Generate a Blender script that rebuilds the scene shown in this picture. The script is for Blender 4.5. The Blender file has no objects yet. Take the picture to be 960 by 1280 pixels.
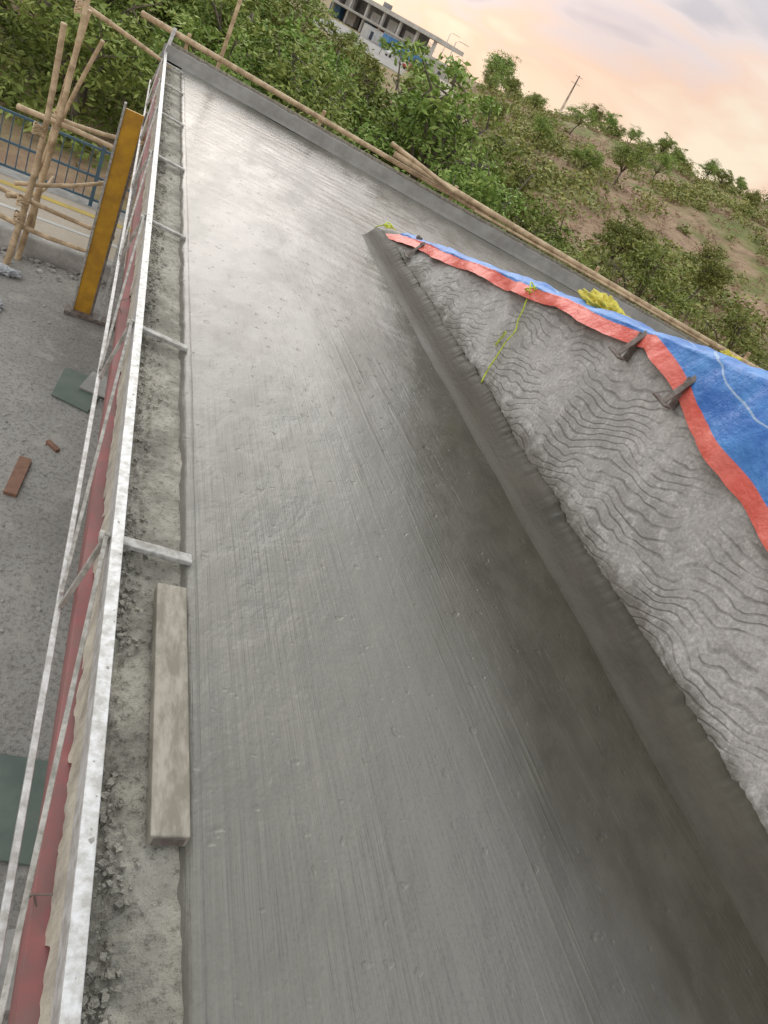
import bpy, math, numpy as np
from mathutils import Vector, Matrix, noise
D=bpy.data; SC=bpy.context.scene
rng=np.random.default_rng(7)
# ---------------------------------------------------------------- frame
# deck frame: x across the deck, y along the deck, z=0 slab top. T converts survey coordinates.
def T(X,Y): return (.8718*X+.4898*Y-2.441, -.4898*X+.8718*Y-.768)
def T3(X,Y,z): a=T(X,Y); return (a[0],a[1],z)
def Tn(X,Y): return .8718*X+.4898*Y-2.441, -.4898*X+.8718*Y-.768
def sm(x): x=np.clip(x,0,1); return x*x*(3-2*x)
GZ=-2.8
def terrain_h(X,Y):
    X=np.asarray(X,float);Y=np.asarray(Y,float)
    az=X/np.maximum(Y,5.)
    a=np.clip(az,-.4,.6)
    zc=1.0+85*(.020+.1*a)
    side=sm((az+.25)/.12)
    up=sm((Y-16)/72.)*(1-sm((Y-115)/120.))
    h=-2.83+up*(zc+2.8)*side
    bump=(np.sin(X*.31+Y*.17)*.25+np.sin(X*.13-Y*.23+1)*.35+np.sin(X*.7+1.3)*np.sin(Y*.6)*.12)
    h=h+bump*sm((Y-20)/20.)*sm((az+.2)/.15)*(1-sm((Y-150)/100.))
    return h
# ---------------------------------------------------------------- materials
class M:
    def __init__(s,name):
        s.m=D.materials.new(name); s.m.use_nodes=True; s.nt=s.m.node_tree
        s.b=s.nt.nodes['Principled BSDF']; s.out=s.nt.nodes['Material Output']
        s.tc=s.nt.nodes.new('ShaderNodeTexCoord')
    def n(s,t,**k):
        nd=s.nt.nodes.new(t)
        for a,v in k.items(): setattr(nd,a,v)
        return nd
    def l(s,a,b): s.nt.links.new(a,b)
    def map(s,scale=(1,1,1),rot=(0,0,0),src='Object'):
        m=s.n('ShaderNodeMapping'); m.inputs['Scale'].default_value=scale; m.inputs['Rotation'].default_value=rot
        s.l(s.tc.outputs[src],m.inputs['Vector']); return m.outputs[0]
    def rmap(s,scale,rot):
        a=s.map((1,1,1),(0,0,rot)); m=s.n('ShaderNodeMapping'); m.inputs['Scale'].default_value=scale; s.l(a,m.inputs['Vector']); return m.outputs[0]
    def noise(s,scale,detail=4,rough=.55,vec=None,dist=0):
        n=s.n('ShaderNodeTexNoise'); n.inputs['Scale'].default_value=scale; n.inputs['Detail'].default_value=min(detail,4)
        n.inputs['Roughness'].default_value=rough; n.inputs['Distortion'].default_value=dist
        s.l(vec if vec is not None else s.tc.outputs['Object'],n.inputs['Vector']); return n.outputs['Fac']
    def ramp(s,fac,stops,interp='LINEAR'):
        r=s.n('ShaderNodeValToRGB'); e=r.color_ramp.elements; r.color_ramp.interpolation=interp
        while len(e)<len(stops): e.new(.5)
        for i,(p,c) in enumerate(stops):
            e[i].position=p; e[i].color=(c,c,c,1) if not hasattr(c,'__len__') else (*c,1)
        s.l(fac,r.inputs[0]); return r.outputs[0]
    def mix(s,fac,a,b,bt='MIX'):
        m=s.n('ShaderNodeMix',data_type='RGBA',blend_type=bt)
        for sock,v in ((m.inputs[0],fac),(m.inputs[6],a),(m.inputs[7],b)):
            if hasattr(v,'links'): s.l(v,sock)
            elif hasattr(v,'__len__'): sock.default_value=(*v,1)
            else: sock.default_value=v
        return m.outputs[2]
    def math(s,op,a,b=0.,c=None):
        m=s.n('ShaderNodeMath',operation=op)
        for i,v in enumerate((a,b) if c is None else (a,b,c)):
            if hasattr(v,'links'): s.l(v,m.inputs[i])
            else: m.inputs[i].default_value=v
        return m.outputs[0]
    def mul(s,*a):
        r=a[0]
        for b in a[1:]: r=s.math('MULTIPLY',r,b)
        return r
    def add(s,*a):
        r=a[0]
        for b in a[1:]: r=s.math('ADD',r,b)
        return r
    def mr(s,v,a,b,c=0.,d=1.):
        m=s.n('ShaderNodeMapRange'); s.l(v,m.inputs[0])
        for i,x in enumerate((a,b,c,d)): m.inputs[i+1].default_value=x
        return m.outputs[0]
    def bump(s,h,strength=.5,dist=.01,normal=None):
        b=s.n('ShaderNodeBump'); b.inputs['Strength'].default_value=strength; b.inputs['Distance'].default_value=dist
        s.l(h,b.inputs['Height'])
        if normal is not None: s.l(normal,b.inputs['Normal'])
        return b.outputs[0]
    def set(s,col=None,rough=None,normal=None,metal=None,spec=None):
        for k,v in (('Base Color',col),('Roughness',rough),('Normal',normal),('Metallic',metal),('Specular IOR Level',spec)):
            if v is None: continue
            if hasattr(v,'links'): s.l(v,s.b.inputs[k])
            elif hasattr(v,'__len__'): s.b.inputs[k].default_value=(*v,1)
            else: s.b.inputs[k].default_value=v
        return s.m
def simple(name,c1,c2,scale=8,rough=.7,metal=0,bump=.3,bd=.01,vs=(1,1,1)):
    m=M(name); v=m.map(vs); f=m.noise(scale,4,.65,v)
    return m.set(m.mix(m.mr(f,.38,.62),c1,c2),rough,m.bump(f,bump,bd),metal)

# wet concrete deck
m=M('wet_concrete'); sep=m.n('ShaderNodeSeparateXYZ'); m.l(m.tc.outputs['Object'],sep.inputs[0]); X,Y=sep.outputs[0],sep.outputs[1]
patch=m.noise(1,3,.6,m.rmap((3.0,1.0,1),.2),.3)
mid=m.noise(7,4,.6,m.rmap((1.0,.6,1),.4),.25)
fine=m.noise(90,2,.65)
br=m.noise(1,3,.7,m.rmap((48,.8,1),.0),.0)
br2=m.noise(1,3,.65,m.rmap((70,1.6,1),-.035),.0)
dg=m.noise(1,3,.6,m.rmap((20,.55,1),-.05),.2)
near=m.mr(Y,1.2,4.4,1.,0.)
brm=m.mul(near,m.mr(m.add(X,m.mul(m.math('SUBTRACT',patch,.5),1.4)),-1.5,-1.15,1,.10),m.mr(mid,.35,.6,.45,1))
dgm=m.mul(m.mr(Y,-1,5.5,1,.25),m.mr(patch,.40,.60,.15,1),m.mr(m.math('ABSOLUTE',m.add(X,.85)),.2,.6,1,.3))
ridge=m.mr(dg,.56,.66,0,1)
damp_refl=m.mr(m.add(X,m.mul(m.math('SUBTRACT',patch,.5),.8),m.mul(Y,.045)),-1.05,-.5)  # damp tone beside the wall, plus the wall's dark reflection painted into the colour
damp_refl=m.mul(damp_refl,m.mr(X,0,.5,1,.3))
col=m.mix(m.mr(patch,.35,.65),(.165,.160,.138),(.205,.197,.172))
col=m.mix(m.mul(m.mr(fine,.5,.7),.35),col,(.11,.105,.09))
col=m.mix(m.mul(brm,m.mr(br,.45,.62),.35),col,(.27,.26,.23))
col=m.mix(m.mul(dgm,ridge,.25),col,(.29,.28,.25))
col=m.mix(damp_refl,col,m.mix(m.mr(mid,.35,.65),(.060,.056,.041),(.085,.080,.061)))
r=m.add(m.mr(patch,.38,.62,.18,.29),m.mul(m.mr(mid,.4,.7),.07))
r=m.add(r,m.mul(brm,.12))
rip=m.n('ShaderNodeTexWave',bands_direction='Y'); m.l(m.rmap((.5,1,1),.25),rip.inputs[0])
for k,v in (('Scale',1.3),('Distortion',10),('Detail',2),('Detail Scale',.9)): rip.inputs[k].default_value=v
far=m.mr(Y,2.6,5.2,0.0,1.)
pit=m.mr(m.noise(16,2,.5),.66,.74,0,1)
hgt=m.add(m.mul(brm,br,1.0),m.mul(br2,m.mr(Y,0,6,.30,.10)),m.mul(dgm,ridge,.32),m.mul(mid,.62),m.mul(rip.outputs['Fac'],far,.16),m.mul(fine,.05),m.mul(pit,-.3))
WET=m.set(col,r,m.bump(hgt,.5,.014),spec=.60)
# damp kerb render
m=M('damp_render'); f=m.noise(5,4,.65,m.map((1,.4,1))); f2=m.noise(45,4); f3=m.noise(1,3,.6,m.map((30,1.4,30)))
KERB=m.set(m.mix(m.mr(f,.35,.65),(.052,.048,.036),(.092,.086,.067)),m.mr(f,.3,.7,.42,.62),m.bump(m.add(f,m.mul(f2,.35),m.mul(f3,.5)),.6,.010),spec=.3)
m=M('upstand_render'); f=m.noise(3,4,.65)
UPST=m.set(m.mix(m.mr(f,.35,.65),(.19,.183,.17),(.29,.283,.265)),.6,m.bump(m.noise(30,4),.5,.01))
# scratched mortar face
m=M('scratched_mortar'); sep=m.n('ShaderNodeSeparateXYZ'); m.l(m.tc.outputs['Object'],sep.inputs[0])
wn=m.n('ShaderNodeTexNoise'); wn.inputs['Scale'].default_value=1.8; wn.inputs['Detail'].default_value=2; m.l(m.tc.outputs['Object'],wn.inputs['Vector'])
vm=m.n('ShaderNodeVectorMath',operation='MULTIPLY_ADD'); m.l(wn.outputs['Color'],vm.inputs[0]); vm.inputs[1].default_value=(.45,.45,.45); m.l(m.map((1,.7,1),(.42,0,0)),vm.inputs[2])
w=m.n('ShaderNodeTexWave',bands_direction='Z'); m.l(vm.outputs[0],w.inputs[0])
for k,v in (('Scale',6.6),('Distortion',6),('Detail',3),('Detail Scale',.6),('Detail Roughness',.6)): w.inputs[k].default_value=v
gap=m.noise(3.2,3,.65); gr=m.ramp(w.outputs['Fac'],[(0,0),(.10,.30),(.30,1)])
gr=m.mix(m.mr(gap,.44,.62),gr,(1,1,1)); f=m.noise(1.6,4,.7); f2=m.noise(60,4,.7); f3=m.noise(12,4,.75)
col=m.mix(m.mr(f,.38,.62),(.40,.395,.385),(.58,.575,.565)); col=m.mix(m.mr(f3,.50,.62,0,.7),col,(.72,.715,.70)); col=m.mix(m.mr(f2,.35,.65,.0,.6),col,(.25,.245,.235))
col=m.mix(gr,m.mix(.42,col,(.16,.157,.15)),col)
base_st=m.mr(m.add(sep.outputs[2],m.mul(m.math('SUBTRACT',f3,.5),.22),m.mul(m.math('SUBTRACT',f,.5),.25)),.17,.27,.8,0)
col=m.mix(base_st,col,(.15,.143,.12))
h=m.add(m.mul(gr,.8),m.mul(f2,.7),m.mul(f3,1.0))
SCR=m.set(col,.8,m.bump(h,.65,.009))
# rough edge concrete
m=M('rough_edge_concrete'); f=m.noise(2.6,4,.7); f2=m.noise(40,4,.8); f3=m.noise(9,4,.7)
col=m.mix(m.mr(f,.42,.58),(.27,.26,.22),(.50,.48,.415)); col=m.mix(m.mr(f3,.50,.62,0,.6),col,(.33,.315,.27)); col=m.mix(m.mr(f2,.52,.66,.0,.75),col,(.11,.105,.088))
EDGE=m.set(col,.9,m.bump(m.math('ADD',f2,f3),.9,.018))
DRIP=simple('cement_slurry_drips',(.60,.57,.48),(.40,.375,.32),14,.85,0,.8,.02,(1,1,.4))
GALV=simple('galvanised_steel_cement_spattered',(.70,.71,.72),(.44,.435,.41),26,.42,.25,.4,.004)
DGALV=simple('cement_caked_steel',(.55,.54,.51),(.30,.29,.26),24,.7,.0,.8,.008)
RED=simple('red_painted_form',(.40,.15,.15),(.30,.16,.15),9,.6,0,.3,.006)
WOOD=simple('cement_dusted_timber',(.40,.37,.31),(.24,.22,.175),9,.8,0,.5,.006,(3,1,1))
RWOOD=simple('red_timber',(.28,.15,.10),(.20,.105,.07),12,.75)
BAM=simple('bamboo',(.66,.51,.33),(.38,.27,.16),7,.55,0,.3,.004)
YEL=simple('ochre_formply',(.68,.37,.03),(.48,.25,.03),4,.5,0,.2,.004)
GREEN=simple('green_board',(.12,.16,.14),(.16,.20,.175),4,.7)
BLUEP=simple('blue_paint',(.05,.11,.17),(.08,.15,.2),5,.5)
RUST=simple('rusty_steel',(.14,.11,.095),(.26,.23,.21),20,.75,.1)
CONC=simple('grey_concrete',(.30,.295,.28),(.48,.47,.45),3.5,.85,0,.6,.02)
WHITE=simple('white_render',(.62,.62,.6),(.5,.5,.48),.6,.8)
YLINE=simple('yellow_road_paint',(.60,.45,.12),(.5,.38,.14),3,.8)
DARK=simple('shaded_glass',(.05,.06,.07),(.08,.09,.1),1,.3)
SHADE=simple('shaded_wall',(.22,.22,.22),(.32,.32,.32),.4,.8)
BBLUE=simple('blue_sheet_cladding',(.07,.2,.42),(.10,.27,.50),1,.5)
BRED=simple('red_sheet_cladding',(.4,.07,.05),(.3,.06,.05),1,.5)
CORD=simple('lime_cord',(.62,.78,.05),(.5,.62,.05),20,.6)
YCL=simple('yellow_sack',(.74,.66,.10),(.55,.47,.06),18,.75,0,1,.03)
BARK=simple('bark',(.22,.18,.145),(.12,.10,.08),9,.9,0,.6,.02,(1,1,.3))
CLOTH=simple('pale_cloth',(.6,.62,.65),(.4,.42,.45),9,.8)
m=M('yard_asphalt'); f=m.noise(.6,4,.65); f2=m.noise(26,4,.85); f3=m.noise(3,4,.7)
col=m.mix(m.mr(f,.4,.6),(.29,.28,.262),(.40,.388,.365)); col=m.mix(m.mr(f2,.48,.62,0,.7),col,(.16,.155,.145)); col=m.mix(m.mr(f3,.54,.66,0,.6),col,(.48,.46,.43))
YARD=m.set(col,.9,m.bump(f2,.8,.02))
m=M('road_surface'); f=m.noise(.5,4,.65); f2=m.noise(12,4,.7)
ROAD=m.set(m.mix(m.mr(f2,.3,.7,0,.4),m.mix(m.mr(f,.35,.65),(.44,.38,.30),(.54,.48,.40)),(.3,.26,.21)),.9,m.bump(f2,.4,.01))
m=M('hillside_soil'); f=m.noise(.16,4,.65); f2=m.noise(1.5,4,.75)
col=m.mix(m.mr(f2,.35,.65),(.26,.165,.11),(.42,.30,.19)); col=m.mix(m.mr(f,.46,.6),col,m.mix(m.mr(f2,.3,.7),(.12,.155,.04),(.24,.24,.085)))
SOIL=m.set(col,.95,m.bump(f2,1,.15))
def leafmat(name,a,b,c,v=1.):
    m=M(name); g=m.n('ShaderNodeNewGeometry'); rnd=g.outputs['Random Per Island']; oi=m.n('ShaderNodeObjectInfo')
    nz_=m.noise(.9,2,.6); f=m.math('ADD',m.math('MULTIPLY',rnd,.5),m.mr(nz_,.3,.7,0,.5))
    col=m.ramp(f,[(0.05,a),(.5,b),(.95,c)])
    hs=m.n('ShaderNodeHueSaturation'); m.l(col,hs.inputs['Color']); m.l(m.mr(oi.outputs['Random'],0,1,.455,.51),hs.inputs['Hue']); m.l(m.mr(oi.outputs['Random'],0,1,.7*v,1.35*v),hs.inputs['Value'])
    return m.set(hs.outputs[0],.6,spec=.25)
LEAF=leafmat('leaves',(.070,.12,.026),(.165,.24,.055),(.33,.39,.13),1.2)
LEAFB=leafmat('shrub_leaves',(.085,.115,.03),(.19,.225,.07),(.36,.36,.14),1.2)
DRYG=leafmat('dry_grass',(.24,.16,.10),(.38,.28,.165),(.50,.39,.24))
# tarp
m=M('tarpaulin_weave'); sep=m.n('ShaderNodeSeparateXYZ'); m.l(m.tc.outputs['UV'],sep.inputs[0]); U,V=sep.outputs[0],sep.outputs[1]
f=m.noise(7,4,.6)
red=m.mr(V,.080,.084,1,0); blue=m.mix(m.mr(f,.35,.65),(.04,.18,.58),(.10,.33,.78))
wig=m.math('ADD',V,m.math('MULTIPLY',m.math('SUBTRACT',m.noise(2.5,2),.5),.12))
st=m.math('LESS_THAN',m.math('ABSOLUTE',m.math('SUBTRACT',wig,.25)),.004)
col=m.mix(m.math('MULTIPLY',st,.7),blue,(.45,.6,.75)); col=m.mix(red,col,m.mix(m.mr(f,.35,.65),(.74,.12,.09),(.82,.20,.16)))
TARP=m.set(col,.38,m.bump(m.noise(12,4,.6),.6,.03))

# ---------------------------------------------------------------- mesh helpers
def obj(name,v,f,mats,smooth=False,parent=None,uv=None,mi=None):
    me=D.meshes.new(name); me.from_pydata([tuple(p) for p in v],[],[tuple(q) for q in f]); 
    for mt in (mats if isinstance(mats,(list,tuple)) else [mats]): me.materials.append(mt)
    if smooth: me.polygons.foreach_set('use_smooth',[True]*len(me.polygons))
    if mi is not None: me.polygons.foreach_set('material_index',mi)
    if uv is not None:
        L=me.uv_layers.new(name='UVMap'); 
        for lp in me.loops: L.data[lp.index].uv=uv[lp.vertex_index]
    me.update(); o=D.objects.new(name,me); SC.collection.objects.link(o)
    if parent: o.parent=parent
    return o
def empty(name):
    e=D.objects.new(name,None); SC.collection.objects.link(e); return e
BOXF=[(0,3,2,1),(4,5,6,7),(0,1,5,4),(1,2,6,5),(2,3,7,6),(3,0,4,7)]
def boxv(x0,x1,y0,y1,z0,z1): return [(x0,y0,z0),(x1,y0,z0),(x1,y1,z0),(x0,y1,z0),(x0,y0,z1),(x1,y0,z1),(x1,y1,z1),(x0,y1,z1)]
def box(name,x0,x1,y0,y1,z0,z1,mat,parent=None,bev=.0):
    o=obj(name,boxv(x0,x1,y0,y1,z0,z1),BOXF,mat,parent=parent)
    if bev: b=o.modifiers.new('b','BEVEL'); b.width=bev; b.segments=2
    return o
def beam(name,p,q,w,h,mat,parent=None,bev=0):
    p=Vector(p);q=Vector(q);d=(q-p); L=d.length; d.normalize(); up=Vector((0,0,1))
    if abs(d.z)>.95: up=Vector((1,0,0))
    s=d.cross(up).normalized(); u=s.cross(d)
    v=[]
    for y in (0,L):
        for a,b in ((-1,-1),(1,-1),(1,1),(-1,1)): v.append(p+d*y+s*a*w/2+u*b*h/2)
    o=obj(name,v,[(0,1,2,3),(7,6,5,4),(0,4,5,1),(1,5,6,2),(2,6,7,3),(3,7,4,0)],mat,parent=parent)
    if bev: b=o.modifiers.new('b','BEVEL'); b.width=bev; b.segments=2
    return o
def tube_geo(pts,rad,n=8,V=None,F=None):
    V=[] if V is None else V; F=[] if F is None else F; base=len(V)
    pts=[Vector(p) for p in pts]
    for i,p in enumerate(pts):
        d=(pts[min(i+1,len(pts)-1)]-pts[max(i-1,0)]).normalized(); up=Vector((0,0,1)) if abs(d.z)<.9 else Vector((1,0,0))
        a=d.cross(up).normalized(); b=a.cross(d)
        for k in range(n):
            t=2*math.pi*k/n; V.append(tuple(p+(a*math.cos(t)+b*math.sin(t))*rad[i]))
    for i in range(len(pts)-1):
        for k in range(n): F.append((base+i*n+k,base+i*n+(k+1)%n,base+(i+1)*n+(k+1)%n,base+(i+1)*n+k))
    F.append(tuple(base+k for k in range(n))[::-1]); F.append(tuple(base+(len(pts)-1)*n+k for k in range(n)))
    return V,F
def bamboo(name,p,q,r,parent,bend=.03):
    p=Vector(p);q=Vector(q);L=(q-p).length;n=max(3,int(L/.3)); pts=[];rad=[]
    off=Vector(rng.normal(0,bend,3))
    for i in range(n+1):
        t=i/n; c=p.lerp(q,t)+off*math.sin(math.pi*t)
        d=(q-p).normalized()
        for e,rr in ((-.012,1.),(0,1.16),(.012,1.)):
            pts.append(c+d*e); rad.append(r*rr*(1-.25*t))
    V,F=tube_geo(pts,rad,10); return obj(name,V,F,BAM,True,parent)
def grid(xs,ys,fn):
    v=[fn(x,y) for y in ys for x in xs]; nx=len(xs)
    f=[(j*nx+i,j*nx+i+1,(j+1)*nx+i+1,(j+1)*nx+i) for j in range(len(ys)-1) for i in range(nx-1)]
    return v,f
def nz(x,y,z=0,s=1): return noise.noise(Vector((x*s,y*s,z*s)))
def chunks(name,centers,radii,mat,parent=None,flat=.5):
    V=[];F=[]
    for c,r in zip(centers,radii):
        b0=len(V); a=rng.random()*6.28; ca,sa=math.cos(a),math.sin(a)
        for sx in (-1,1):
            for sy in (-1,1):
                for sz in (-1,1):
                    x=sx*r*(.25+.9*rng.random()); y=sy*r*(.25+.9*rng.random())
                    V.append((c[0]+x*ca-y*sa,c[1]+x*sa+y*ca,c[2]+sz*r*flat*(.4+.9*rng.random())))
        F+= [(b0,b0+1,b0+3,b0+2),(b0+4,b0+6,b0+7,b0+5),(b0,b0+4,b0+5,b0+1),(b0+2,b0+3,b0+7,b0+6),(b0,b0+2,b0+6,b0+4),(b0+1,b0+5,b0+7,b0+3)]
    return obj(name,V,F,mat,False,parent)

# ---------------------------------------------------------------- deck
deck=empty('concrete_deck_slab')
A=(-1.9,11.81);B=(13,4.40)
def fy(x): return A[1]+(x-A[0])*(B[1]-A[1])/(B[0]-A[0])
xs=np.concatenate([np.linspace(-1.9,.3,45),np.linspace(.4,13,50)]); v=[];f=[]
NY=240
for i,x in enumerate(xs):
    for j in range(NY+1):
        y=-6+(fy(x)+6)*j/NY
        v.append((x,y,(.007*nz(x,y,0,1.1)+.003*nz(x,y*.6,3,4)) if 0<i else 0))
for i in range(len(xs)-1):
    for j in range(NY): a=i*(NY+1)+j; f.append((a,a+NY+1,a+NY+2,a+1))
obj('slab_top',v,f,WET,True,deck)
v,f_=grid(range(5),np.arange(-4,11.85,.025),lambda i,y:[(-1.925+.010*nz(1,y,0,4)+.008*nz(2,y,0,17),y,-.03),(-1.915+.008*nz(1,y,0,4)+.005*nz(2,y,0,17),y,-.008),(-1.90+.004*nz(1,y,0,6),y,.005+.002*nz(4,y,0,9)),(-1.88,y,.005),(-1.86,y,-.006)][i])
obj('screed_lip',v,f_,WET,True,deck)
v=[(-1.9,-6,0),(13,-6,0),(13,B[1],0),(-1.9,A[1],0)]
v=[(a,b,-.016) for a,b,c in v]+[(a,b,-.35) for a,b,c in v]
obj('slab_body',v,[(0,1,2,3),(7,6,5,4),(0,4,5,1),(1,5,6,2),(2,6,7,3),(3,7,4,0)],CONC,False,deck)
for px,py in ((-.6,-3),(-.6,3),(-.6,8.5),(4,-3),(4,3),(9,3),(9,-3)):
    box('pier',px-.25,px+.25,py-.25,py+.25,GZ,-.35,CONC,deck,.02)
ys=np.arange(-3.5,11.9,.0125)
xs=np.linspace(0,1,28)
def fe(x,y):
    xx=-1.905-.255*(1-x)
    c=max(0,1-x*(1.5+1.2*nz(0,y,3,.9)))      # crumblier towards the form
    z=-.028+.012*nz(xx*6,y*6,0)+.006*nz(xx*22,y*22,4)+c*(.030*nz(xx*38,y*38,9)+.02*nz(xx*80,y*80,1)+.030*abs(nz(xx*16,y*16,2))-.014)
    return (xx,y,z)
v,f_=grid(xs,ys,fe); obj('rough_edge_strip',v,f_,EDGE,False,deck)
cc=[];rr=[]
for i in range(3600):
    y=-3+14.5*rng.random()**1.4; 
    if nz(0,y,7,1.3)<-.05 and rng.random()<.85: continue
    x=-2.14+abs(rng.normal(0,.055)); 
    if x>-1.95: continue
    cc.append((x,y,-.024)); rr.append(.003+.009*rng.random()**2.5)
chunks('loose_aggregate',cc,rr,EDGE,deck,.7)
v,f_=grid(np.linspace(0,1,14),np.arange(-3.5,12.1,.015),lambda t,y:(-2.163-.008*t-.014*abs(nz(0,y*7,t*1.2))*(.3+t)-.008*abs(nz(3,y*26,t*3)),y,-.035-t*(.155+.06*nz(5,y,0,4)+.06*nz(5,y,0,19))))
obj('slurry_drips',v,f_,DRIP,True,deck)
box('edge_body',-2.158,-1.902,-4,12.1,-.40,-.07,CONC,deck)
# far upstand
up=empty('far_edge_upstand')
d=Vector((B[0]-A[0],B[1]-A[1],0)).normalized(); nn=Vector((-d.y,d.x,0))
P0=Vector((*A,0))-d*.35; L=(Vector((*B,0))-P0).length
v=[];F=[]
N=300
for i in range(N+1):
    p=P0+d*L*i/N; w=.01*nz(i*.3,0,0); w2=.014*nz(i*.5,4,0)
    for q,z in ((p-nn*.07,.002),(p-nn*.03+nn*w,.015),(p+nn*.0+nn*w,.05),(p+nn*(.03+w),.17+w2),(p+nn*.13,.18+w2),(p+nn*.14,-.4)): v.append(tuple(q+Vector((0,0,z))))
for i in range(N):
    for k in range(5): a=i*6+k; F.append((a,a+6,a+7,a+1))
obj('upstand_face',v,F,UPST,True,up)
beam('outer_form_board',P0+nn*.165+Vector((0,0,.05)),P0+nn*.165+d*L+Vector((0,0,.05)),.03,.32,WOOD,up)
fb=empty('bamboo_handrail')
def on(t,z,o=.2): return P0+d*t+nn*o+Vector((0,0,z))
bamboo('pole_1',on(-.5,.34),on(5.2,.27),.042,fb,.02)
bamboo('pole_2',on(3.6,.38,.16),on(10,.27,.24),.045,fb,.03)
bamboo('pole_3',on(9.4,.26,.18),on(15.5,.33,.2),.042,fb,.03)
bamboo('short_pole',on(3.5,.48,.2),on(4.6,.34,.1),.034,fb)
bamboo('split_pole',on(5.0,.25,.16),on(9.0,.23,.2),.024,fb)
for t in (.2,2.4,4.6,7,9.6,12): bamboo('support',on(t,-2.8,.3),on(t,.40,.27),.035,fb)

# ---------------------------------------------------------------- kerb + sloped wall
S0,ST=-5.,6.78
def zt(s): return .16+max(0,(6.75-s))*.216
wall=empty('sloping_parapet_wall')
ys=np.arange(S0,ST+.001,.0125)
def fk(t,s):
    rag=.024*nz(0,s,2,2.3)+.018*nz(0,s,7,6.7)+.014*nz(0,s,7,19)+.010*nz(0,s,7,47)
    H=.165+rag
    if s>ST-.6: H*=.8+.2*(ST-s)/.6
    Hs=.165+.024*nz(0,s,2,2.3)
    prof=[(-.075,-.003),(-.062,.002),(-.050,.006),(-.034,.014),(-.012,.036),(.014,.072),(.046,.118),(.086,1),(.096,.99),(.14,.85)]
    i=int(t); a,b=prof[i]
    if i>=7: z=H*b
    elif i>=4: z=b*Hs/.165
    else: z=b
    return (a+.003*nz(t*.4,s,0,1.7)+(.0015*nz(t*3,s*5.3,2) if i>4 else 0),s,z)
v,f_=grid(range(10),ys,fk); obj('damp_kerb_band',v,f_,KERB,True,wall)
def faceo(s,z): 
    top=zt(s); return .092+(.28-.092)*min(1.2,max(0,(z-.12)/max(.05,top-.12)))
def ff(t,s):
    top=zt(s); z=.10+(top-.10)*t
    return (faceo(s,z)+.016*nz(s*1.5,z*1.5,1)+.008*nz(s*9,z*9,5),s,z)
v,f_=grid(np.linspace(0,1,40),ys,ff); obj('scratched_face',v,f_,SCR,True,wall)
v,f_=grid((0,1,2,3),np.arange(S0,ST,.2),lambda t,s:((.28,s,zt(s)-.004) if t==0 else (.55,s,zt(s)-.004) if t==1 else (.58,s,.1) if t==2 else (.58,s,-.005)))
obj('top_and_back',v,f_,SCR,False,wall)
obj('end_face',[(-.01,ST-.005,0),(.58,ST-.005,0),(.57,ST-.005,.15),(.14,ST-.005,.13),(.075,ST-.005,.115),(.02,ST-.005,.06)],[(0,1,2,3,4,5)],KERB,False,wall)
# tarp
def drop(s):
    dd=.088+.018*nz(s,0,0,2.)+.012*math.sin(s*5.1)
    if s<2.45: dd+=.36*(2.45-s)
    return min(dd,zt(s)-.3) if s<2.35 else dd
v=[];uv=[];F=[]; ys=np.arange(-3.5,6.62,.02); R=16
for s in ys:
    dd=drop(s); top=zt(s)+.015; prof=[]
    for r_ in range(R+1):
        q=1-r_/R; z=top-dd*q
        fold=.5+.5*math.sin(s*8.3+3*nz(s*1.3,0,0)+q*1.2)
        o=faceo(s,min(z,zt(s)))-.016-.045*q*fold
        w=.032*nz(s*3.5,z*3.5,3)+.016*nz(s*9,z*5,8); prof.append((o-abs(w),z+.3*w,dd*r_/R))
    for k in range(1,9):
        o=.28+.33*k/8; prof.append((o,top+.012+.035*nz(s*3.2,o*6,2)+.012*nz(s*9,o*9,2)+.02*math.sin(math.pi*k/8),dd+.33*k/8))
    for k in range(1,5): prof.append((.62+.02*nz(s*4,k,3),top-.09*k,dd+.33+.09*k))
    for o,z,u in prof: v.append((o,s,z)); uv.append((s,u))
K=R+1+8+4
for j in range(len(ys)-1):
    for k in range(K-1): a=j*K+k; F.append((a,a+1,a+K+1,a+K))
obj('tarpaulin',v,F,TARP,True,uv=uv)
# cord
pts=[];
for i in range(40):
    t=i/39; s=3.75-.32*t+.025*math.sin(t*9)+.03*nz(t*6,0,0); z=zt(s)*(1-t)+.16*t+.01; pts.append((faceo(s,z)-.02-.015*abs(math.sin(t*7)),s,z))
V,F=tube_geo(pts,[.005]*40,6); 
for sd in (3,8):
    pts=[(faceo(3.6,.45)-.03,3.62+.04*nz(t,sd,0,3)+.02*sd*.3*t,.50-.12*t+.03*nz(t,sd,5,4)) for t in np.linspace(0,1,12)]; tube_geo(pts,[.004]*12,5,V,F)
pts=[(faceo(3.72,.8)-.06+.03*math.cos(a),3.74+.05*math.sin(a*1.3),.80+.03*math.sin(a)) for a in np.linspace(0,12,40)]
tube_geo(pts,[.005]*40,5,V,F)
obj('lime_cord',V,F,CORD,True)
V,F=tube_geo([(.03,6.82,.0),(.05,6.80,.12),(.1,6.7,.20),(.2,6.62,.21)],[.006]*4,6); 
pts=[(.1+.05*math.cos(a),6.6+.05*math.sin(a*1.3),.22+.02*math.sin(a)) for a in np.linspace(0,12,30)]; tube_geo(pts,[.006]*30,5,V,F); obj('lime_cord',V,F,CORD,True)
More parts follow.
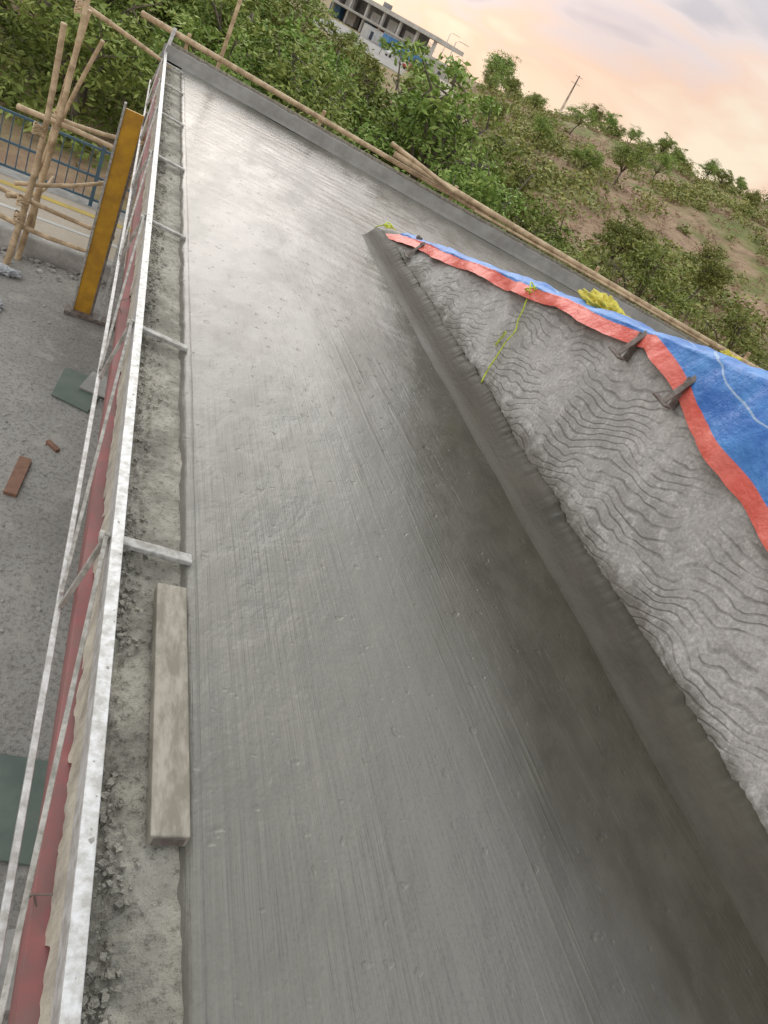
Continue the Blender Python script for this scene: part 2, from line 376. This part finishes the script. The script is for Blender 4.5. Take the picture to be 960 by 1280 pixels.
# brackets
for s,dz in ((2.52,.05),(2.0,.16),(5.85,.05)):
    e=empty('steel_form_bracket'); z=zt(s)-dz; o=faceo(s,z)-.02
    beam('arm',(o+.02,s+.02,z+.06),(o-.10,s-.02,z-.10),.032,.010,RUST,e,.003)
    beam('flange',(o-.10,s-.07,z-.105),(o-.10,s+.05,z-.10),.045,.012,RUST,e,.003)
    beam('web',(o+.01,s+.03,z+.04),(o-.02,s-.01,z-.12),.012,.05,RUST,e,.002)
def lump(name,c,r,mat,sd,cr=.18):
    import bmesh
    bm=bmesh.new(); bmesh.ops.create_icosphere(bm,subdivisions=5,radius=1)
    for q in bm.verts:
        k=1+.35*noise.noise(q.co*1.6+Vector((sd,0,0)))+cr*noise.noise(q.co*5+Vector((sd,3,0)))-cr*.8*abs(noise.noise(q.co*3.3+Vector((sd,8,0))))
        q.co=Vector((q.co.x*r[0],q.co.y*r[1],q.co.z*r[2]))*k+Vector(c)
    me=D.meshes.new(name); bm.to_mesh(me); bm.free(); me.materials.append(mat); me.polygons.foreach_set('use_smooth',[True]*len(me.polygons))
    o=D.objects.new(name,me); SC.collection.objects.link(o); return o
lump('yellow_sack',(.50,3.25,zt(3.25)+.04),(.11,.26,.065),YCL,1,.5); lump('yellow_sack',(.5,2.15,zt(2.15)+.03),(.06,.09,.04),YCL,5,.5)
lump('mud_clod',(.30,6.2,zt(6.2)+.03),(.03,.05,.025),RUST,9,.4)

# ---------------------------------------------------------------- edge formwork
fw=empty('edge_formwork_truss')
Y0,Y1=-3.2,12.15
def run(name,x0,x1,z0,z1,mat,y0=Y0,y1=Y1,b=.002): return box(name,x0,x1,y0,y1,z0,z1,mat,fw,b)
run('top_rail_flange',-2.176,-2.138,.075,.081,GALV); run('top_rail_web',-2.176,-2.170,-.02,.0748,GALV); run('top_rail_lip',-2.144,-2.138,.050,.0748,GALV)
run('outer_chord',-2.274,-2.254,-.315,-.292,GALV,-3.2,11.6); 
run('red_waler',-2.215,-2.16,-.345,-.225,RED,-3.5,12)
ties=[-2.15,-.5,1.2,2.85,4.52,6.26,8.02,9.75,11.3]
for i,s in enumerate(ties):
    beam('cross_tie',(-2.21,s+.01,.045),(-1.895,s+rng.normal(0,.015),.012),.044,.020,DGALV,fw,.004)
    beam('tie_post',(-2.185,s,.07),(-2.258,s,-.3),.018,.018,DGALV,fw,.002)
    if i+1<len(ties): beam('diagonal',(-2.19,ties[i+1],.06),(-2.264,s+.05,-.28),.014,.014,DGALV,fw,.002)
beam('corner_post',(-2.2,11.9,-.3),(-2.12,12.05,.40),.05,.05,GALV,fw,.004)
cc=[];rr=[]
for i in range(160):
    cc.append((-2.157+rng.normal(0,.009),-2.5+14*rng.random()**1.1,.081)); rr.append(.002+.005*rng.random()**3)
chunks('cement_splashes',cc,rr,DGALV,fw,.3)
for s in (.12,3.5):
    V,F=tube_geo([(-2.19,s,-.10),(-2.23,s+.02,-.14),(-2.235,s+.03,-.19),(-2.215,s+.06,-.22),(-2.20,s+.02,-.23)],[.0025]*5,5); obj('tie_wire',V,F,RUST,True,fw)
pl=empty('timber_plank')
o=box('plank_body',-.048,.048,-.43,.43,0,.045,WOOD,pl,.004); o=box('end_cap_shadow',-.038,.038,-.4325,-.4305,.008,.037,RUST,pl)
pl.location=(-1.965,.62,-.008); pl.rotation_euler=(0,0,.005)

# ---------------------------------------------------------------- yard, road, railing
def poly(name,pts,z,mat):
    return obj(name,[(*T(a,b),z) for a,b in pts],[tuple(range(len(pts)))],mat)
poly('yard_ground',[(-40,-14),(-40,-30),(30,-30),(30,16),(3,14),(-2,11.3),(-5.37,9.42),(-6.27,8.92),(-14,4.6)],GZ,YARD)
v=[];F=[]
kd=Vector((.873,.487)); kn=Vector((-.487,.873))
base=Vector((-16,3.55)); Lk=24
for i in range(201):
    p=base+kd*Lk*i/200; w=.04*nz(i*.25,0,1)+.02*nz(i*.9,0,1)
    for off,z in ((0,GZ-.05),(.03+w*.5,GZ+.22+w),(.28+w,GZ+.25+w),(.30,GZ+.0)): q=p+kn*off; v.append(T3(q.x,q.y,z))
for i in range(200):
    for k in range(3): a=i*4+k; F.append((a,a+4,a+5,a+1))
obj('road_kerb_wall',v,F,CONC,True)
def offs(t,o): q=base+kd*t+kn*o; return (q.x,q.y)
poly('road',[offs(-20,.30),offs(60,.30),offs(60,2.9),offs(-20,2.9)],GZ+.004,ROAD)
poly('road_line',[offs(-20,1.5),offs(60,1.5),offs(60,1.6),offs(-20,1.6)],GZ+.009,WHITE)
poly('road_line',[offs(-20,2.45),offs(60,2.45),offs(60,2.62),offs(-20,2.62)],GZ+.009,YLINE)
poly('road_line',[offs(-20,.55),offs(60,.55),offs(60,.68),offs(-20,.68)],GZ+.009,YLINE)
ra=empty('blue_railing')
def RP(t,z,o=3.0): q=base+kd*t+kn*o; return Vector(T3(q.x,q.y,z))
for z in (.12,.5,.95): beam('rail',RP(0,GZ+z),RP(24,GZ+z),.035,.035,BLUEP,ra)
for i in range(13): beam('post',RP(i*2,GZ),RP(i*2,GZ+1.05),.06,.06,BLUEP,ra)
V=[];F=[]
for i in range(160): tube_geo([RP(i*.15,GZ+.12),RP(i*.15,GZ+.95)],[.009]*2,4,V,F)
obj('bars',V,F,BLUEP,False,ra)
poly('road_verge',[offs(-20,2.9),offs(60,2.9),offs(60,3.3),offs(-20,3.3)],GZ+.006,CONC)
def slab(name,pts,z,th,mat):
    n=len(pts); v=[(*T(a,b),z) for a,b in pts]+[(*T(a,b),z+th) for a,b in pts]
    f=[tuple(range(n))[::-1],tuple(range(n,2*n))]+[(i,(i+1)%n,n+(i+1)%n,n+i) for i in range(n)]
    return obj(name,v,f,mat)
slab('green_board',[(-3.95,7.10),(-3.69,6.50),(-3.28,6.55),(-3.48,7.3)],GZ+.004,.02,GREEN)
slab('grey_board',[(-3.72,7.28),(-3.6,6.85),(-3.3,6.95),(-3.36,7.4)],GZ+.028,.02,CONC)
slab('green_board',[(-1.35,2.78),(-.98,2.22),(-.55,2.38),(-.90,2.98)],GZ+.004,.02,GREEN)
slab('red_timber_offcut',[(-2.95,4.84),(-2.85,4.88),(-3.09,5.40),(-3.19,5.36)],GZ+.004,.03,RWOOD)
slab('timber_offcut',[(-3.2,5.75),(-3.05,5.7),(-3.04,5.75),(-3.19,5.8)],GZ+.004,.03,RWOOD)
slab('concrete_paver',[(-.75,1.85),(-.45,1.6),(-.2,1.8),(-.5,2.05)],GZ+.004,.05,CONC)
lump('pale_cloth',T3(-5.75,8.35,GZ+.05),(.18,.1,.05),CLOTH,2,.6); lump('pale_cloth',T3(-5.2,7.5,GZ+.04),(.08,.16,.05),CLOTH,6,.6)
cc=[];rr=[]
for i in range(900):
    t=rng.random()*16+4; q=base+kd*t+kn*(-.02-abs(rng.normal(0,.25))); r_=.012+.04*rng.random()**3; cc.append(T3(q.x,q.y,GZ+r_*.4)); rr.append(r_)
for i in range(700):
    cc.append(T3(-6+6*rng.random(),1+8*rng.random(),GZ+.006)); rr.append(.006+.014*rng.random()**3)
chunks('rubble',cc,rr,CONC)
# ochre formwork column
oc=empty('ochre_formwork_column')
ox,oy=T(-4.66,8.42); tx,ty=T(-4.58,8.3)
beam('panel',(ox,oy,GZ+.02),(tx,ty,-.2),.03,.20,YEL,oc,.003)
for k in (-1,1): beam('edge_angle',(ox+k*.115,oy,GZ+.01),(tx+k*.115,ty,-.15),.07,.026,DGALV if k<0 else RUST,oc,.002)
beam('base_plate',(ox-.2,oy-.02,GZ+.03),(ox+.45,oy-.02,GZ+.03),.22,.05,RUST,oc,.003)
for z in (-2.3,-1.6,-.9): beam('stiffener',(ox-.11,oy+.035,z),(ox+.11,oy+.035,z),.03,.04,RUST,oc)
beam('brace',(ox+.4,oy,GZ+.05),(ox+.15,oy+.3,-.6),.045,.045,GALV,oc); 
beam('brace_2',(ox+.22,oy-.1,GZ+.05),(tx+.2,ty,-.4),.03,.04,GALV,oc)
# bamboo scaffold
sc=empty('bamboo_scaffold')
def bp(n,a,b,r=.05): bamboo(n,T3(*a),T3(*b),r*.80,sc,.04)
bp('standard',(-5.9,8.57,GZ),(-5.78,8.57,.18),.055); bp('standard',(-6.26,9.47,GZ),(-6.11,9.47,.30),.055)
bp('standard',(-5.98,8.9,GZ),(-5.85,9.0,.6),.05); bp('raker',(-6.2,9.2,-1.9),(-5.75,9.3,.1),.04)
bp('ledger',(-6.7,9.2,.42),(-5.7,10.9,-.02),.045); bp('ledger',(-6.4,8.95,-1.0),(-5.0,9.32,-.93),.045)
bp('ledger',(-6.9,8.5,-2.15),(-4.9,9.05,-2.2),.045); bp('ledger',(-6.6,8.45,-1.9),(-4.9,9.15,-1.95),.042)
bp('ledger',(-6.2,9.3,-1.0),(-4.9,9.9,-.75),.04); bp('transom',(-6.0,8.5,-1.9),(-6.25,9.7,-1.85),.04)
bp('brace',(-6.0,8.6,-1.75),(-5.1,9.9,-1.2),.036)
bp('standard',(-5.35,9.85,GZ),(-5.2,9.85,-.2),.045)
for c in ((-5.82,8.57,-1.0),(-6.15,9.4,-1.0),(-5.86,8.6,-2.12),(-5.84,8.57,-1.9),(-6.18,9.42,.28)):
    V=[];F=[]; p=Vector(T3(*c))
    pts=[p+Vector((.065*math.cos(a),.065*math.sin(a),.05*math.sin(a*.37)+.012*math.sin(a*3))) for a in np.linspace(0,40,160)]
    tube_geo(pts,[.008]*160,5,V,F); obj('lashing',V,F,BAM,True,sc)
bamboo('bamboo_post',T3(-5.62,12.0,GZ),T3(-5.5,12.0,1.9),.036,None)

# ---------------------------------------------------------------- terrain
gy=np.concatenate([np.array([-200,-80,-30,-10,0,6]),np.arange(10,130,1.5),np.arange(132,300,8),np.array([320,400,600,1000,1800,3500])])
gx=np.concatenate([np.array([-3500,-1500,-700,-350,-200,-140]),np.arange(-110,110,2.),np.array([120,150,200,350,700,1500,3500])])
XX,YY=np.meshgrid(gx,gy); ZZ=terrain_h(XX,YY); ZZ[YY>280]=-2.83
a,b=Tn(XX,YY); v=np.stack([a.ravel(),b.ravel(),ZZ.ravel()],1); nx=len(gx)
f_=[(j*nx+i,j*nx+i+1,(j+1)*nx+i+1,(j+1)*nx+i) for j in range(len(gy)-1) for i in range(nx-1)]
obj('terrain',v.tolist(),f_,SOIL,True)
tp=[(-5.5,28,1.8),(-8.2,45,2.2),(-11.5,65,2.6),(-16,90,3),(-21.5,118,3.6),(-34,165,4.5),(-52,225,6)]
v=[];F=[]
for i in range(61):
    t=i/60*(len(tp)-1); k=min(int(t),len(tp)-2); u=t-k; p=[tp[k][j]*(1-u)+tp[k+1][j]*u for j in range(3)]
    for sx in (-1,1): x=p[0]+sx*p[2]*.6; v.append(T3(x,p[1],float(terrain_h(p[0],p[1]))+.12))
for i in range(60): F.append((2*i,2*i+1,2*i+3,2*i+2))
obj('dirt_road',v,F,ROAD)
poly('parking_area',[(-50,130),(-27,130),(-42,232),(-80,232)],GZ+.03,YARD)

# ---------------------------------------------------------------- foliage
def leaves(c,l,w,r):
    n=len(c); a=r.normal(size=(n,3)); a[:,2]*=.6; a/=np.linalg.norm(a,axis=1)[:,None]; b=np.cross(a,r.normal(size=(n,3))); b/=np.linalg.norm(b,axis=1)[:,None]
    s=(.6+.8*r.random(n))[:,None]; a=a*l*s; b=b*w*s
    return np.stack([c+a,c+b,c-a,c-b],1).reshape(-1,3)
def mesh_np(name,V0,F0,LV,mats):
    nv0=len(V0); n=len(LV)//4; me=D.meshes.new(name)
    V=np.concatenate([np.array(V0,float).reshape(-1,3),LV]); tot=[len(q) for q in F0]+[4]*n
    idx=[k for q in F0 for k in q]; idx=np.concatenate([np.array(idx,int),nv0+np.arange(4*n)])
    me.vertices.add(len(V)); me.vertices.foreach_set('co',V.ravel()); me.loops.add(len(idx)); me.loops.foreach_set('vertex_index',idx)
    me.polygons.add(len(tot)); st=np.concatenate([[0],np.cumsum(tot)[:-1]]); me.polygons.foreach_set('loop_start',st); 
    mi=np.zeros(len(tot),int); mi[len(F0):]=1 if F0 else 0; me.polygons.foreach_set('material_index',mi)
    for mt in mats: me.materials.append(mt)
    me.update(calc_edges=True); me.validate(); return me
def tree_mesh(seed,H,R,per,l,w,open_=False):
    r=np.random.default_rng(seed); V=[];F=[];C=[]
    th=H*(.3+.1*r.random()); lean=r.normal(0,.12,2)*H*.3
    top=Vector((lean[0],lean[1],th)); tube_geo([(0,0,-.3),(lean[0]*.3,lean[1]*.5,th*.5),top],[.035*H*.8,.026*H*.8,.02*H*.8],8,V,F)
    nl=7
    for i in range(nl):
        a=2*math.pi*(i+r.random()*.6)/nl; el=.35+.9*r.random(); ln=R*(.65+.5*r.random())
        e=top+Vector((math.cos(a)*math.cos(el)*ln,math.sin(a)*math.cos(el)*ln,math.sin(el)*(H-th)*.85)); mdp=top.lerp(e,.5)+Vector((0,0,.12*H*r.random()))
        tube_geo([top-Vector((0,0,.2)),mdp,e],[.014*H,.009*H,.004*H],6,V,F)
        for k in range(6):
            p=mdp.lerp(e,.1+.9*r.random()); q=p+Vector(r.normal(0,1,3)).normalized()*R*(.2+.3*r.random()); q.z=max(q.z,th*.7)
            tube_geo([p,q],[.006*H,.002*H],5,V,F); C.append(np.array(q)); 
            if k%2: C.append(np.array(p.lerp(q,.5)))
    pts=[]
    for c in C:
        n=int(per*(.5+r.random())); s=R*(.10+.10*r.random())*(.7 if open_ else 1)
        g=r.normal(size=(n,3))*np.array([s,s,s*.32]); g[:,2]-= .3*np.hypot(g[:,0],g[:,1]); pts.append(c+g)
    pts=np.concatenate(pts); return mesh_np('tree_mesh',V,F,leaves(pts,l,w,r),[BARK,LEAF])
TM=[tree_mesh(11+i,4.6,2.0+.2*(i%3),[95,80,70,100,60][i%5],.095,.034) for i in range(5)]+[tree_mesh(31+i,4.6,1.9,60,.085,.03,True) for i in range(2)]
def tree(X,Y,s,k=None,name='tree'):
    o=D.objects.new(name,TM[int(rng.integers(5)) if k is None else k]); SC.collection.objects.link(o)
    z=float(terrain_h(X,Y)); o.location=(*T(X,Y),z); o.rotation_euler=(0,0,rng.random()*6.28); o.scale=(s,s,s*(.9+.2*rng.random())); return o
for X,Y,s in ((-9.5,15,.75),(-11.5,17.5,.85),(-8,17.2,.7),(-13.5,15.5,.9),(-10,20.5,.9),(-12.8,21,.95),(-7,20,.8),(-15.5,19,1),(-9,24.5,.9),(-12,26,1.0),(-6,24,.75),(-15,25.5,1.1),(-17.5,23,1.1),
    (-5.2,17.5,.70),(-4.3,21.5,.78),(-2.2,18.5,.72),(-3.3,27,.75),(-.3,22.5,.70),(1,17.5,.58),(2.8,19,.58),(4.6,18.3,.5),(6.5,19.5,.55),(8.5,18.5,.5),(3.6,23,.65),(7,24.5,.6),(10,23,.55),(-1.2,15.7,.6),
    (-13,31,.9),(-16.5,32,1.05),(-9.5,31,.75),(-20,29,1.2),(-18,38,1.0),(-22,36,1.15),(-21,46,.9),(-26,44,1.2)):
    tree(X,Y,s)
for X,Y,s,k in ((-3.4,20,1.08,5),(-5.2,23,.92,6),(-7.6,25,.88,5),(-1.6,21,.90,6),(-11,29,.95,5),(-8.6,19.2,.86,6),(-6.1,17.8,.85,5),(-12.2,23,1.12,6),(-14.5,29,1.2,5),(-10.4,16.6,.95,5)): tree(X,Y,s,k)
for i in range(46):
    az=-.74+.34*rng.random(); Y=52+150*rng.random()**1.3
    tree(az*Y,Y,1.05+.4*rng.random())
for X,Y,s in ((-16,56,.6),(-19,64,.6),(-24,78,.6),(-19.5,88,.65),(-30,95,.6),(-13,92,.9),(-25,110,.7),(-17,120,.9),(-46,165,.7),(-33,175,.9),(-40,215,1.1)): tree(X,Y,s)
for i in range(60):
    az=-.13+.75*rng.random(); Y=28+66*rng.random()
    if noise.noise(Vector((az*Y*.12,Y*.07,2)))<-.02: continue
    tree(az*Y,Y,(.36+.30*rng.random())*(1 if az<.15 else .85))
for i in range(60):
    az=-.15+.7*rng.random(); Y=82+14*rng.random(); tree(az*Y,Y,.25+.28*rng.random())
for i in range(60):
    az=-.75+1.3*rng.random(); Y=285+120*rng.random(); tree(az*Y,Y,1.2+.5*rng.random())
def clumps(name,pos,rad,per,l,w,mat,flat=.75):
    C=[]
    for (x,y),rr in zip(pos,rad):
        n=int(per*rr*(0.6+.8*rng.random())); g=rng.normal(size=(n,3)); g/=np.linalg.norm(g,axis=1)[:,None]; g*=(rng.random(n)**.4)[:,None]*rr; g[:,2]=np.abs(g[:,2])*flat
        g+= .15*rr*rng.normal(size=g.shape)
        a,b=T(x,y); C.append(g+np.array([a,b,float(terrain_h(x,y))]))
    me=mesh_np(name,[],[],leaves(np.concatenate(C),l,w,rng),[mat]); o=D.objects.new(name,me); SC.collection.objects.link(o)
pos=[];rad=[]
for i in range(1500):
    az=-.22+.75*rng.random(); Y=19+82*rng.random()**.85
    if noise.noise(Vector((az*Y*.12,Y*.07,2)))<.0 and 32<Y<84 and rng.random()<.85: continue
    if abs(az+.18)<.03 and Y<125: continue
    pos.append((az*Y,Y)); rad.append(.35+1.0*rng.random()**1.7*(1 if Y<40 else 1.2))
clumps('hillside_shrubs',pos,rad,120,.13,.055,LEAFB)
pos=[];rad=[]
for i in range(330):
    az=-.9+.72*rng.random(); Y=13.5+30*rng.random(); X=az*Y
    q=Vector((X,Y))-base
    if q.dot(kn)<3.9: continue
    pos.append((X,Y)); rad.append(.5+.7*rng.random())
clumps('roadside_undergrowth',pos,rad,150,.10,.04,LEAF)
pos=[(az*Y,Y) for az,Y in zip(-.2+.75*rng.random(3200),20+80*rng.random(3200))]
clumps('dry_hillside_grass',pos,[.45]*len(pos),34,.16,.018,DRYG,.6)

# ---------------------------------------------------------------- distant building
bd=empty('long_station_building')
bx=Vector(T3(-100,270,GZ)); by=Vector(T3(-54,243,GZ)); dd=(by-bx); Lb=dd.length; dd.normalize(); pn=Vector((-dd.y,dd.x,0))
def bb(n,t0,t1,o0,o1,z0,z1,mat):
    v=[]
    for z in (z0,z1):
        for t,o in ((t0,o0),(t1,o0),(t1,o1),(t0,o1)): q=bx+dd*t+pn*o; v.append((q.x,q.y,GZ+z))
    return obj(n,v,BOXF,mat,False,bd)
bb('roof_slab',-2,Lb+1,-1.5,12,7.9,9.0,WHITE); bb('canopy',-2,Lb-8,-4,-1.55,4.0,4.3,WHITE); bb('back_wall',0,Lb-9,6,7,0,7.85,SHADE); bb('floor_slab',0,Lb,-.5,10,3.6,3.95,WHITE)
for i in range(8): bb('column',i*Lb/7-.4,i*Lb/7+.4,-.3,.5,0,7.88,WHITE)
for i,(t,mm) in enumerate(((4,BBLUE),(12,WHITE),(20,BBLUE),(27,BRED),(35,BBLUE),(42,WHITE))): bb('shop_bay_%d'%i,t,t+5,2,4,.2,3.4,mm)
for i,t in enumerate((2,9,22,30,38)): bb('upper_wall_%d'%i,t,t+4,3,4,4.0,6.6+.5*(i%2),WHITE)
bb('rooftop_room',8,14,3,8,9.05,10.6,WHITE); bb('water_tank',24,26,4,6,9.05,10.4,SHADE)
def container(X,Y,rz,mat,L=7,Wd=2.6,H=2.8):
    e=empty('site_container'); e.location=(*T(X,Y),GZ+.05); e.rotation_euler=(0,0,rz)
    box('body',-L/2,L/2,-Wd/2,Wd/2,.15,H,mat,e,.05); box('door',-L/2+.8,-L/2+1.8,-Wd/2-.03,-Wd/2-.005,.2,2.2,DARK,e); box('roof_rim',-L/2-.05,L/2+.05,-Wd/2-.05,Wd/2+.05,H+.005,H+.12,WHITE,e); box('window',.5,2,-Wd/2-.03,-Wd/2-.005,1.2,2.0,DARK,e)
container(-58,222,.35,BBLUE,9,3,3.4); container(-52,214,.5,BBLUE); container(-47,222,.2,WHITE,9,4,3.6); container(-66,228,.4,WHITE,8,3,3)
def car(X,Y,rz,mat):
    e=empty('parked_car'); e.location=(*T(X,Y),GZ+.05); e.rotation_euler=(0,0,rz)
    pr=[(-2.1,.35),(-2.1,.85),(-1.5,.95),(-1.0,1.42),(.6,1.45),(1.25,.95),(2.05,.8),(2.1,.35)]
    v=[(a,-.85,b) for a,b in pr]+[(a,.85,b) for a,b in pr]; n=len(pr)
    o=obj('body',v,[tuple(range(n)),tuple(range(n,2*n))[::-1]]+[(i,i+n,(i+1)%n+n,(i+1)%n) for i in range(n)],mat,False,e); b=o.modifiers.new('b','BEVEL'); b.width=.08; b.segments=2
    box('windows',-1.15,.85,-.87,.87,.98,1.34,DARK,e)
    for a in (-1.35,1.3):
        for s_ in (-.88,.7):
            V,F=tube_geo([(a,s_,.33),(a,s_+.18,.33)],[.33]*2,14); obj('wheel',V,F,DARK,False,e)
for X,Y,r_,mm in ((-41,170,.3,WHITE),(-38,162,.5,BRED),(-47,180,.3,WHITE),(-51,200,.4,BBLUE),(-55,215,.2,WHITE)): car(X,Y,r_,mm)
def pylon(X,Y,h,name):
    e=empty(name); z=float(terrain_h(X,Y)); p=Vector(T3(X,Y,z))
    for sx in (-1,1):
        for sy in (-1,1): beam('leg',p+Vector((sx*h*.025,sy*h*.025,-1)),p+Vector((sx*.05,sy*.05,h)),.06,.06,RUST,e)
    for k in range(7): 
        w=h*.025*(1-k/7); beam('lacing',p+Vector((-w,-w,h*k/7)),p+Vector((w*.8,w*.8,h*(k+1)/7)),.05,.05,RUST,e)
    for k,w in ((.98,.07),(.88,.09)): beam('arm',p+Vector((-h*w,0,h*k)),p+Vector((h*w,0,h*k)),.07,.07,RUST,e)
pylon(-10.5,190,13.5,'lattice_pylon')
def lamp(X,Y,h):
    e=empty('street_lamp'); p=Vector(T3(X,Y,GZ)); V,F=tube_geo([p,p+Vector((0,0,h)),p+Vector((.6,0,h+.3)),p+Vector((1.8,.2,h+.35))],[.14,.08,.06,.05],8); obj('mast',V,F,GALV,True,e); beam('head',p+Vector((1.7,.2,h+.33)),p+Vector((2.5,.3,h+.33)),.25,.1,GALV,e)
lamp(-42,200,10); lamp(-30,150,8)

# ---------------------------------------------------------------- camera
th=math.radians(29.6); ro=math.radians(30)
dF=Vector((.4898,.8718,0)); r0=Vector((.8718,-.4898,0)); zz=Vector((0,0,1))
fwd=math.cos(th)*dF-math.sin(th)*zz; up0=math.sin(th)*dF+math.cos(th)*zz
rt=math.cos(ro)*r0+math.sin(ro)*up0; upc=-math.sin(ro)*r0+math.cos(ro)*up0
cam=D.cameras.new('camera'); co=D.objects.new('camera',cam); SC.collection.objects.link(co)
mm=Matrix((rt,upc,-fwd)).transposed().to_4x4(); mm.translation=Vector((-2.441,-.768,1.7)); co.matrix_world=mm
cam.sensor_fit='VERTICAL'; cam.sensor_height=36; cam.sensor_width=27; cam.lens=26; cam.clip_end=9000; cam.clip_start=.05
SC.camera=co
# ---------------------------------------------------------------- light
phi=math.radians(90); el=math.radians(28)
sd=Vector((math.cos(phi)*math.cos(el),math.sin(phi)*math.cos(el),math.sin(el)))
sl=D.lights.new('sun','SUN'); sl.energy=.7; sl.angle=math.radians(42); sl.color=(1,.96,.91); so=D.objects.new('sun',sl); SC.collection.objects.link(so); so.rotation_euler=sd.to_track_quat('Z','Y').to_euler()
W=D.worlds.new('World'); SC.world=W; W.use_nodes=True; nt=W.node_tree; nt.nodes.clear()
N=nt.nodes.new; Lk_=nt.links.new
out=N('ShaderNodeOutputWorld'); sky=N('ShaderNodeTexSky'); sky.sky_type='NISHITA'; sky.sun_disc=False; sky.sun_elevation=el; sky.sun_rotation=math.pi/2-phi
b1=N('ShaderNodeBackground'); b1.inputs[1].default_value=.10; Lk_(sky.outputs[0],b1.inputs[0])
tc=N('ShaderNodeTexCoord'); mp=N('ShaderNodeMapping'); mp.inputs['Scale'].default_value=(1,1,3.0); mp.inputs['Location'].default_value=(.3,.1,.25); Lk_(tc.outputs['Generated'],mp.inputs[0])
no=N('ShaderNodeTexNoise'); no.inputs['Scale'].default_value=3.6; no.inputs['Detail'].default_value=4; no.inputs['Roughness'].default_value=.48; no.inputs['Distortion'].default_value=.6; Lk_(mp.outputs[0],no.inputs[0])
cr=N('ShaderNodeValToRGB'); Lk_(no.outputs[0],cr.inputs[0])
stops=[(.34,(.54,.47,.50)),(.43,(.82,.67,.65)),(.54,(.96,.66,.50)),(.66,(1.0,.84,.65))]
while len(cr.color_ramp.elements)<4: cr.color_ramp.elements.new(.5)
for i,(p,c) in enumerate(stops):
    cr.color_ramp.elements[i].position=p; cr.color_ramp.elements[i].color=(*c,1)
sx=N('ShaderNodeSeparateXYZ'); Lk_(tc.outputs['Generated'],sx.inputs[0])
mr=N('ShaderNodeMapRange'); Lk_(sx.outputs[2],mr.inputs[0]); mr.inputs[1].default_value=.10; mr.inputs[2].default_value=.38
mx=N('ShaderNodeMix'); mx.data_type='RGBA'; Lk_(mr.outputs[0],mx.inputs[0]); Lk_(cr.outputs[0],mx.inputs[6]); mx.inputs[7].default_value=(1.1,1.10,1.08,1)
# broad sky glow near the sun, out of view, added to strengthen slab sheen
nm=N('ShaderNodeVectorMath'); nm.operation='NORMALIZE'; Lk_(tc.outputs['Generated'],nm.inputs[0])
dt=N('ShaderNodeVectorMath'); dt.operation='DOT_PRODUCT'; Lk_(nm.outputs[0],dt.inputs[0]); gl=math.radians(100); ge=math.radians(26); dt.inputs[1].default_value=(math.cos(gl)*math.cos(ge),math.sin(gl)*math.cos(ge),math.sin(ge))
gm=N('ShaderNodeMapRange'); gm.interpolation_type='SMOOTHSTEP'; Lk_(dt.outputs['Value'],gm.inputs[0]); gm.inputs[1].default_value=.72; gm.inputs[2].default_value=1.0; gm.inputs[3].default_value=1.0; gm.inputs[4].default_value=1.6
b2=N('ShaderNodeBackground'); Lk_(gm.outputs[0],b2.inputs[1]); Lk_(mx.outputs[2],b2.inputs[0])
ms=N('ShaderNodeMixShader'); ms.inputs[0].default_value=.9; Lk_(b1.outputs[0],ms.inputs[1]); Lk_(b2.outputs[0],ms.inputs[2]); Lk_(ms.outputs[0],out.inputs[0])
SC.view_settings.view_transform='Standard'; SC.view_settings.look='None'; SC.view_settings.exposure=0
